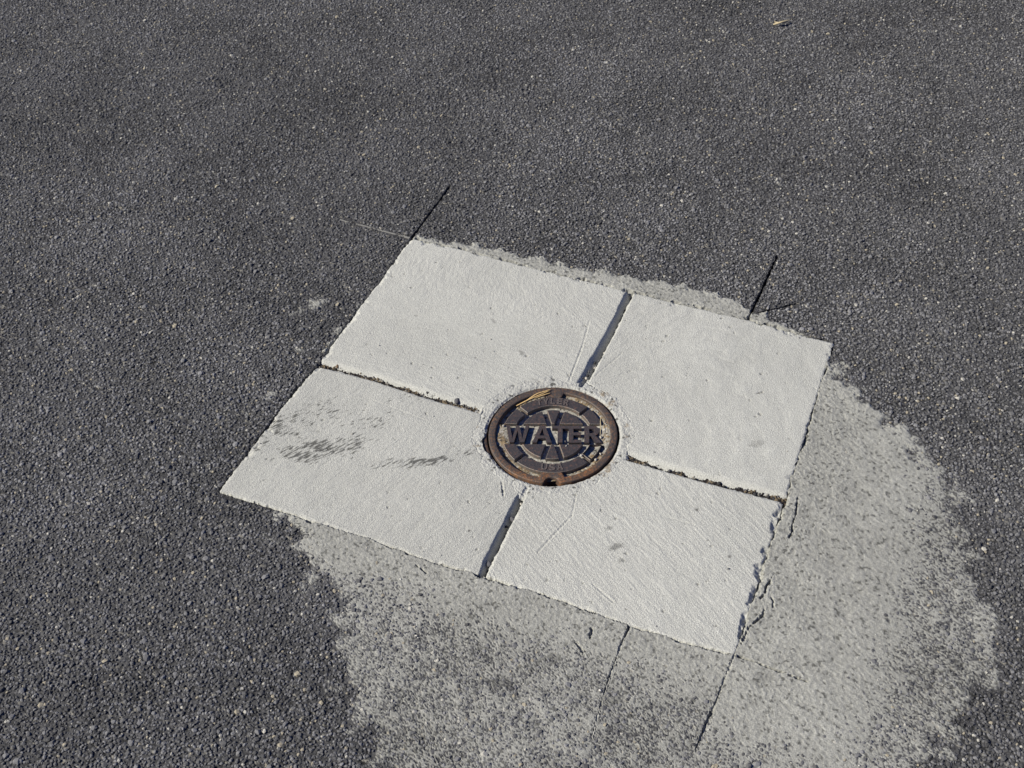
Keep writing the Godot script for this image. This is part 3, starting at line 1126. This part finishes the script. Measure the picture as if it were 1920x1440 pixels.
	for k in 160:
		var ring_rows := [[0.1035, -0.04], [0.1035, -0.014], [0.1050, -0.012], [0.1050, -0.0030], [0.1058, -0.0022], [0.1165, -0.0022], [0.1175, -0.02]]
		var d0 := Vector2.from_angle(TAU * k / 160.0)
		var d1 := Vector2.from_angle(TAU * (k + 1) / 160.0)
		for q in ring_rows.size() - 1:
			var u: Array = ring_rows[q]
			var w: Array = ring_rows[q + 1]
			quad(box, Vector3(d0.x * u[0], u[1], d0.y * u[0]), Vector3(d1.x * u[0], u[1], d1.y * u[0]), Vector3(d1.x * w[0], w[1], d1.y * w[0]), Vector3(d0.x * w[0], w[1], d0.y * w[0]))
	box.generate_normals()
	var vb := put("valve_box", box.commit(), frame_iron)
	tag(vb, "rusty iron frame showing through broken mortar around the lid", "valve box")

func silt_at(x: float, z: float) -> Vector4:
	var va := cell_b.get_noise_2d(x * 1.5 + 2.0, z * 1.5) + 1.0
	var rb := cell_bv.get_noise_2d(x * 1.5 + 2.0, z * 1.5)
	var n := fine.get_noise_2d(x + 3.0, z)
	var m := mid.get_noise_2d(x * 1.3 + 8.0, z * 1.3)
	var r := Vector2(x, z).length()
	var band := sstep(0.0255, 0.0215, absf(z))
	var h := -0.0080 + m * 0.0012 + band * 0.0010 + n * 0.0007 + sstep(0.0, 0.5, va) * 0.0004
	# drifts in the outer groove, deeper towards the reader's right, and beside the big word
	h += sstep(0.078, 0.088, r) * (0.0004 + 0.0032 * sstep(-0.03, 0.06, x) + m * 0.001)
	h += band * sstep(0.066, 0.076, absf(x)) * 0.0026
	var t := 0.33 + 0.05 * n + 0.06 * rb + 0.04 * m
	var brown := sstep(0.070, 0.080, r + m * 0.012) * sstep(-0.5, 0.3, n + m)
	var c := Vector3(t, t * 0.96, t * 0.85).lerp(Vector3(0.22, 0.165, 0.10) * (1.0 + 0.5 * rb), brown)
	if rb > 0.9: c = Vector3(0.45, 0.43, 0.39)
	elif rb < -0.85: c = Vector3(0.05, 0.045, 0.04)
	return Vector4(c.x, c.y, c.z, h)

# ------------------------------------------------------------------ loose things
func stone_mesh(s: int) -> ArrayMesh:
	var sm := SphereMesh.new()
	sm.radius = 0.5; sm.height = 1.0
	sm.radial_segments = 10; sm.rings = 6
	var n := FastNoiseLite.new()
	n.seed = s
	n.frequency = 1.1
	var st := SurfaceTool.new()
	st.create_from(sm, 0)
	var arr := st.commit_to_arrays()
	var v: PackedVector3Array = arr[Mesh.ARRAY_VERTEX]
	for i in v.size():
		var k := 1.0 + 0.45 * n.get_noise_3dv(v[i] * 1.5)
		v[i] = v[i] * k * Vector3(1.0, 0.72, 0.85)
	arr[Mesh.ARRAY_VERTEX] = v
	arr[Mesh.ARRAY_NORMAL] = null
	arr[Mesh.ARRAY_TANGENT] = null
	var am := ArrayMesh.new()
	am.add_surface_from_arrays(Mesh.PRIMITIVE_TRIANGLES, arr)
	var st2 := SurfaceTool.new()
	st2.create_from(am, 0)
	st2.generate_normals()
	return st2.commit()

func plain(called: String, c: Color, rough := 0.85) -> StandardMaterial3D:
	var m := StandardMaterial3D.new()
	m.resource_name = called
	m.albedo_color = c
	m.albedo_texture = grain_image(hash(called) % 1000, 128, 0.65, 1.0, 0.07, 4)
	m.uv1_triplanar = true
	m.uv1_scale = Vector3.ONE * 40.0
	m.roughness = rough
	return m

func stalk(points: Array, r: float) -> ArrayMesh:
	var curve := Curve3D.new()
	for p in points: curve.add_point(p)
	for i in range(1, points.size() - 1):
		var t: Vector3 = (points[i + 1] - points[i - 1]) * 0.2
		curve.set_point_in(i, -t)
		curve.set_point_out(i, t)
	var st := SurfaceTool.new()
	st.begin(Mesh.PRIMITIVE_TRIANGLES)
	st.set_smooth_group(0)
	var n := 14
	var len := curve.get_baked_length()
	var rings := []
	for i in n + 1:
		var p := curve.sample_baked(len * i / n, true)
		var q := curve.sample_baked(minf(len * i / n + 0.001, len), true)
		var p0 := curve.sample_baked(maxf(len * i / n - 0.001, 0.0), true)
		var d := (q - p0).normalized()
		var s := d.cross(Vector3.UP).normalized()
		var u := s.cross(d)
		var rr := r * (0.35 + 0.65 * sin(PI * clampf(i / float(n) * 0.8 + 0.15, 0.0, 1.0)))
		var ring := []
		for k in 6:
			var a := TAU * k / 6.0
			ring.append(p + (s * cos(a) + u * sin(a) * 0.7) * rr)
		rings.append(ring)
	for i in n:
		for k in 6:
			quad(st, rings[i][k], rings[i][(k + 1) % 6], rings[i + 1][(k + 1) % 6], rings[i + 1][k])
	st.generate_normals()
	return st.commit()

func on(x: float, y: float, h: float) -> Vector3:
	var p := px(x, y, h)
	return Vector3(p.x, h, p.y)

func build_loose():
	var rng := RandomNumberGenerator.new()
	rng.seed = 20
	var stones := []
	for i in 5: stones.append(stone_mesh(100 + i))
	var grey := plain("grey_stone", Color(0.34, 0.34, 0.36))
	var pale := plain("pale_stone", Color(0.74, 0.72, 0.68))
	var tan_m := plain("brown_stone", Color(0.46, 0.37, 0.28))
	var black := plain("black_stone", Color(0.17, 0.17, 0.18))
	# [x, y, size mm, height mm, material, label, group]
	var j1 := "pebbles in the joint left of the lid"
	var list := [
		[857, 752, 13.0, -2.0, grey, "angular grey stone wedged in the joint beside the lid", ""],
		[803, 737, 11.0, -4.0, black, "dark angular stone wedged midway along the joint", ""],
		[633, 687, 8.5, -3.0, tan_m, "small brown stone in the joint near the pad's edge", ""],
		[640, 690, 5.5, -4.0, black, "small dark pebble in the joint left of the lid", j1],
		[870, 760, 6.0, -4.0, black, "small dark pebble in the joint left of the lid", j1],
		[878, 764, 5.0, -4.0, black, "small dark pebble in the joint left of the lid", j1],
		[985, 929, 9.0, -6.0, grey, "grey pebble in the joint end below the lid's notch", ""],
		[977, 945, 5.0, -6.0, pale, "small white pebble in the joint below the lid", ""],
		[961, 974, 11.0, -6.0, grey, "round grey pebble in the middle of the lower joint", ""],
		[917, 1058, 10.0, -6.0, grey, "grey pebble in the joint end at the pad's edge", ""],
		[950, 988, 6.0, -7.0, black, "dark pebble in the lower joint", ""],
		[1021, 854, 5.5, 2.0, pale, "", ""],
		[1090, 854, 5.0, 1.8, pale, "bright white pebble on the iron lid below the lettering", ""],
		[1086, 852, 4.0, 1.4, grey, "tiny grey pebble touching a white one on the lid", ""],
		[1117, 862, 6.0, -1.0, pale, "pale pebble in the lid's outer groove", "pale pebbles in the lid's outer groove"],
		[1126, 851, 4.5, -1.5, pale, "pale pebble in the lid's outer groove", "pale pebbles in the lid's outer groove"],
		[1127, 820, 5.0, -1.0, pale, "pale pebble in the lid's outer groove", "pale pebbles in the lid's outer groove"],
		[944, 798, 5.0, -1.0, pale, "white pebble at the end of the word on the lid", ""],
		[1060, 828, 4.5, -2.0, grey, "grey pebble between letters on the lid", ""],
		[1062, 836, 3.8, 1.5, pale, "tiny white pebble under the lettering on the lid", ""],
	]
	for k in list:
		if k[5] == "": continue
		var o := put(numbered("pebble"), stones[rng.randi() % 5], k[4])
		var h: float = k[3] * 0.001
		o.position = on(k[0], k[1], h)
		var s: float = k[2] * 0.001
		o.basis = Basis(Vector3.UP, rng.randf() * TAU) * Basis(Vector3.RIGHT, rng.randf_range(-0.4, 0.4)) * Basis.from_scale(Vector3(s, s * rng.randf_range(0.8, 1.0), s * rng.randf_range(0.75, 1.0)))
		tag(o, k[5], "pebble", k[6])
	# a row of crumbs where the upper joint meets the collar
	for k in 12:
		var f := k / 11.0
		var o := put(numbered("pebble"), stones[k % 5], [grey, black, pale, grey][k % 4])
		o.position = on(lerpf(1140, 1094, f) + rng.randf_range(-4, 4), lerpf(655, 712, f) + rng.randf_range(-4, 4), -0.008 + 0.004 * f)
		var s := rng.randf_range(0.004, 0.0065)
		o.basis = Basis(Vector3.UP, rng.randf() * TAU) * Basis.from_scale(Vector3(s, s, s))
		tag(o, "crumb of stone in the shadowed joint above the lid", "pebble", "crumbs in the shadowed joint above the lid")
	for k in 14:
		var f := (k + 0.5) / 14.0
		var o := put(numbered("pebble"), stones[k % 5], [black, black, grey, black][k % 4])
		o.position = on(lerpf(1205, 1462, f) + rng.randf_range(-9, 9), lerpf(871, 938, f) + rng.randf_range(-1, 1), -0.0045 + rng.randf_range(-0.0015, 0.0005))
		var s := rng.randf_range(0.004, 0.0075)
		o.basis = Basis(Vector3.UP, rng.randf() * TAU) * Basis.from_scale(Vector3(s, s, s))
		tag(o, "dark crumb of stone in the joint right of the lid", "pebble", "dark crumbs in the joint right of the lid")
	# dry pine needles and straw
	var straw := plain("dry_straw", Color(0.84, 0.71, 0.49))
	var pale_straw := plain("bleached_straw", Color(0.78, 0.72, 0.58))
	var top := LID_Y + 0.0012
	var needles := [
		[[on(987, 752, top - 0.001), on(1005, 740, top + 0.002), on(1032, 730, top + 0.001)], 0.0015, "tan dry needle curving over the lid's rim"],
		[[on(985, 753, top), on(1008, 738, top + 0.003), on(1030, 733, top + 0.001)], 0.0014, "tan dry needle curving over the lid's rim"],
		[[on(990, 751, top), on(1012, 743, top + 0.0015), on(1031, 737, top + 0.001)], 0.0014, "tan dry needle curving over the lid's rim"],
		[[on(968, 761, top - 0.004), on(990, 750, top + 0.0015), on(1027, 734, top + 0.003)], 0.0013, "tan dry needle curving over the lid's rim"],
	]
	for k in needles:
		var o := put(numbered("pine_needle"), stalk(k[0], k[1]), straw)
		tag(o, k[2], "needle", "dry needles on the lid's rim")
	var o1 := put(numbered("pine_needle"), stalk([on(988, 932, -0.002), on(984, 946, -0.004), on(975, 962, -0.008)], 0.0010), straw)
	tag(o1, "tan dry stalk lying in the joint below the lid", "needle")
	var o2 := put(numbered("pine_needle"), stalk([on(1126, 784, top + 0.001), on(1126, 800, top + 0.0025), on(1125.5, 818, top - 0.001)], 0.0007), pale_straw)
	tag(o2, "bleached straight stalk lying across the lid past the last letter", "needle")
	var o3 := put(numbered("straw"), stalk([on(1450, 46, 0.004), on(1464, 42, 0.009), on(1480, 38, 0.006)], 0.0032), pale_straw)
	tag(o3, "bleached wisp of straw lying on the open asphalt", "straw")
	var o4 := put(numbered("straw"), stalk([on(1452, 41, 0.003), on(1466, 43, 0.007), on(1478, 40, 0.004)], 0.0018), pale_straw)
	tag(o4, "thin bleached straw crossing a thicker wisp on the asphalt", "straw")
	# crumbs of cement and stone lying about
	var gm := StandardMaterial3D.new()
	gm.resource_name = "loose_crumbs"
	gm.vertex_color_use_as_albedo = true
	gm.roughness = 0.9
	var mm := MultiMesh.new()
	mm.transform_format = MultiMesh.TRANSFORM_3D
	mm.use_colors = true
	mm.mesh = stones[1]
	var where := []
	for k in 520:
		var p := Vector2(rng.randf_range(-0.62, 0.60), rng.randf_range(-0.55, 0.50))
		var ip := inside_pad(p.x, p.y)
		if p.length() < 0.125 or absf(p.x) < 0.02 or absf(p.y) < 0.02: continue
		if ip > 0.02 and rng.randf() < 0.90: continue
		if ip < -0.05 and rng.randf() < 0.55: continue
		if ip > -0.006 and ip < 0.006: continue
		where.append(p)
	mm.instance_count = where.size()
	for k in where.size():
		var p: Vector2 = where[k]
		var s := rng.randf_range(0.0012, 0.0030) + (0.002 if rng.randf() < 0.1 else 0.0)
		var y := SLAB_Y + 0.0008 if inside_pad(p.x, p.y) > 0.0 else 0.0006
		mm.set_instance_transform(k, Transform3D(Basis(Vector3.UP, rng.randf() * TAU) * Basis.from_scale(Vector3(s, s * 0.9, s * 0.8)), Vector3(p.x, y, p.y)))
		mm.set_instance_color(k, [Color(0.40, 0.39, 0.36), Color(0.30, 0.28, 0.24), Color(0.10, 0.10, 0.105), Color(0.46, 0.45, 0.42)][rng.randi() % 4])
	var crumbs := MultiMeshInstance3D.new()
	crumbs.name = "loose_grit"
	crumbs.multimesh = mm
	crumbs.material_override = gm
	crumbs.set_meta("kind", "stuff")
	tag(crumbs, "tiny pale and dark crumbs scattered over the pad and its edges", "grit")
	add_child(crumbs)
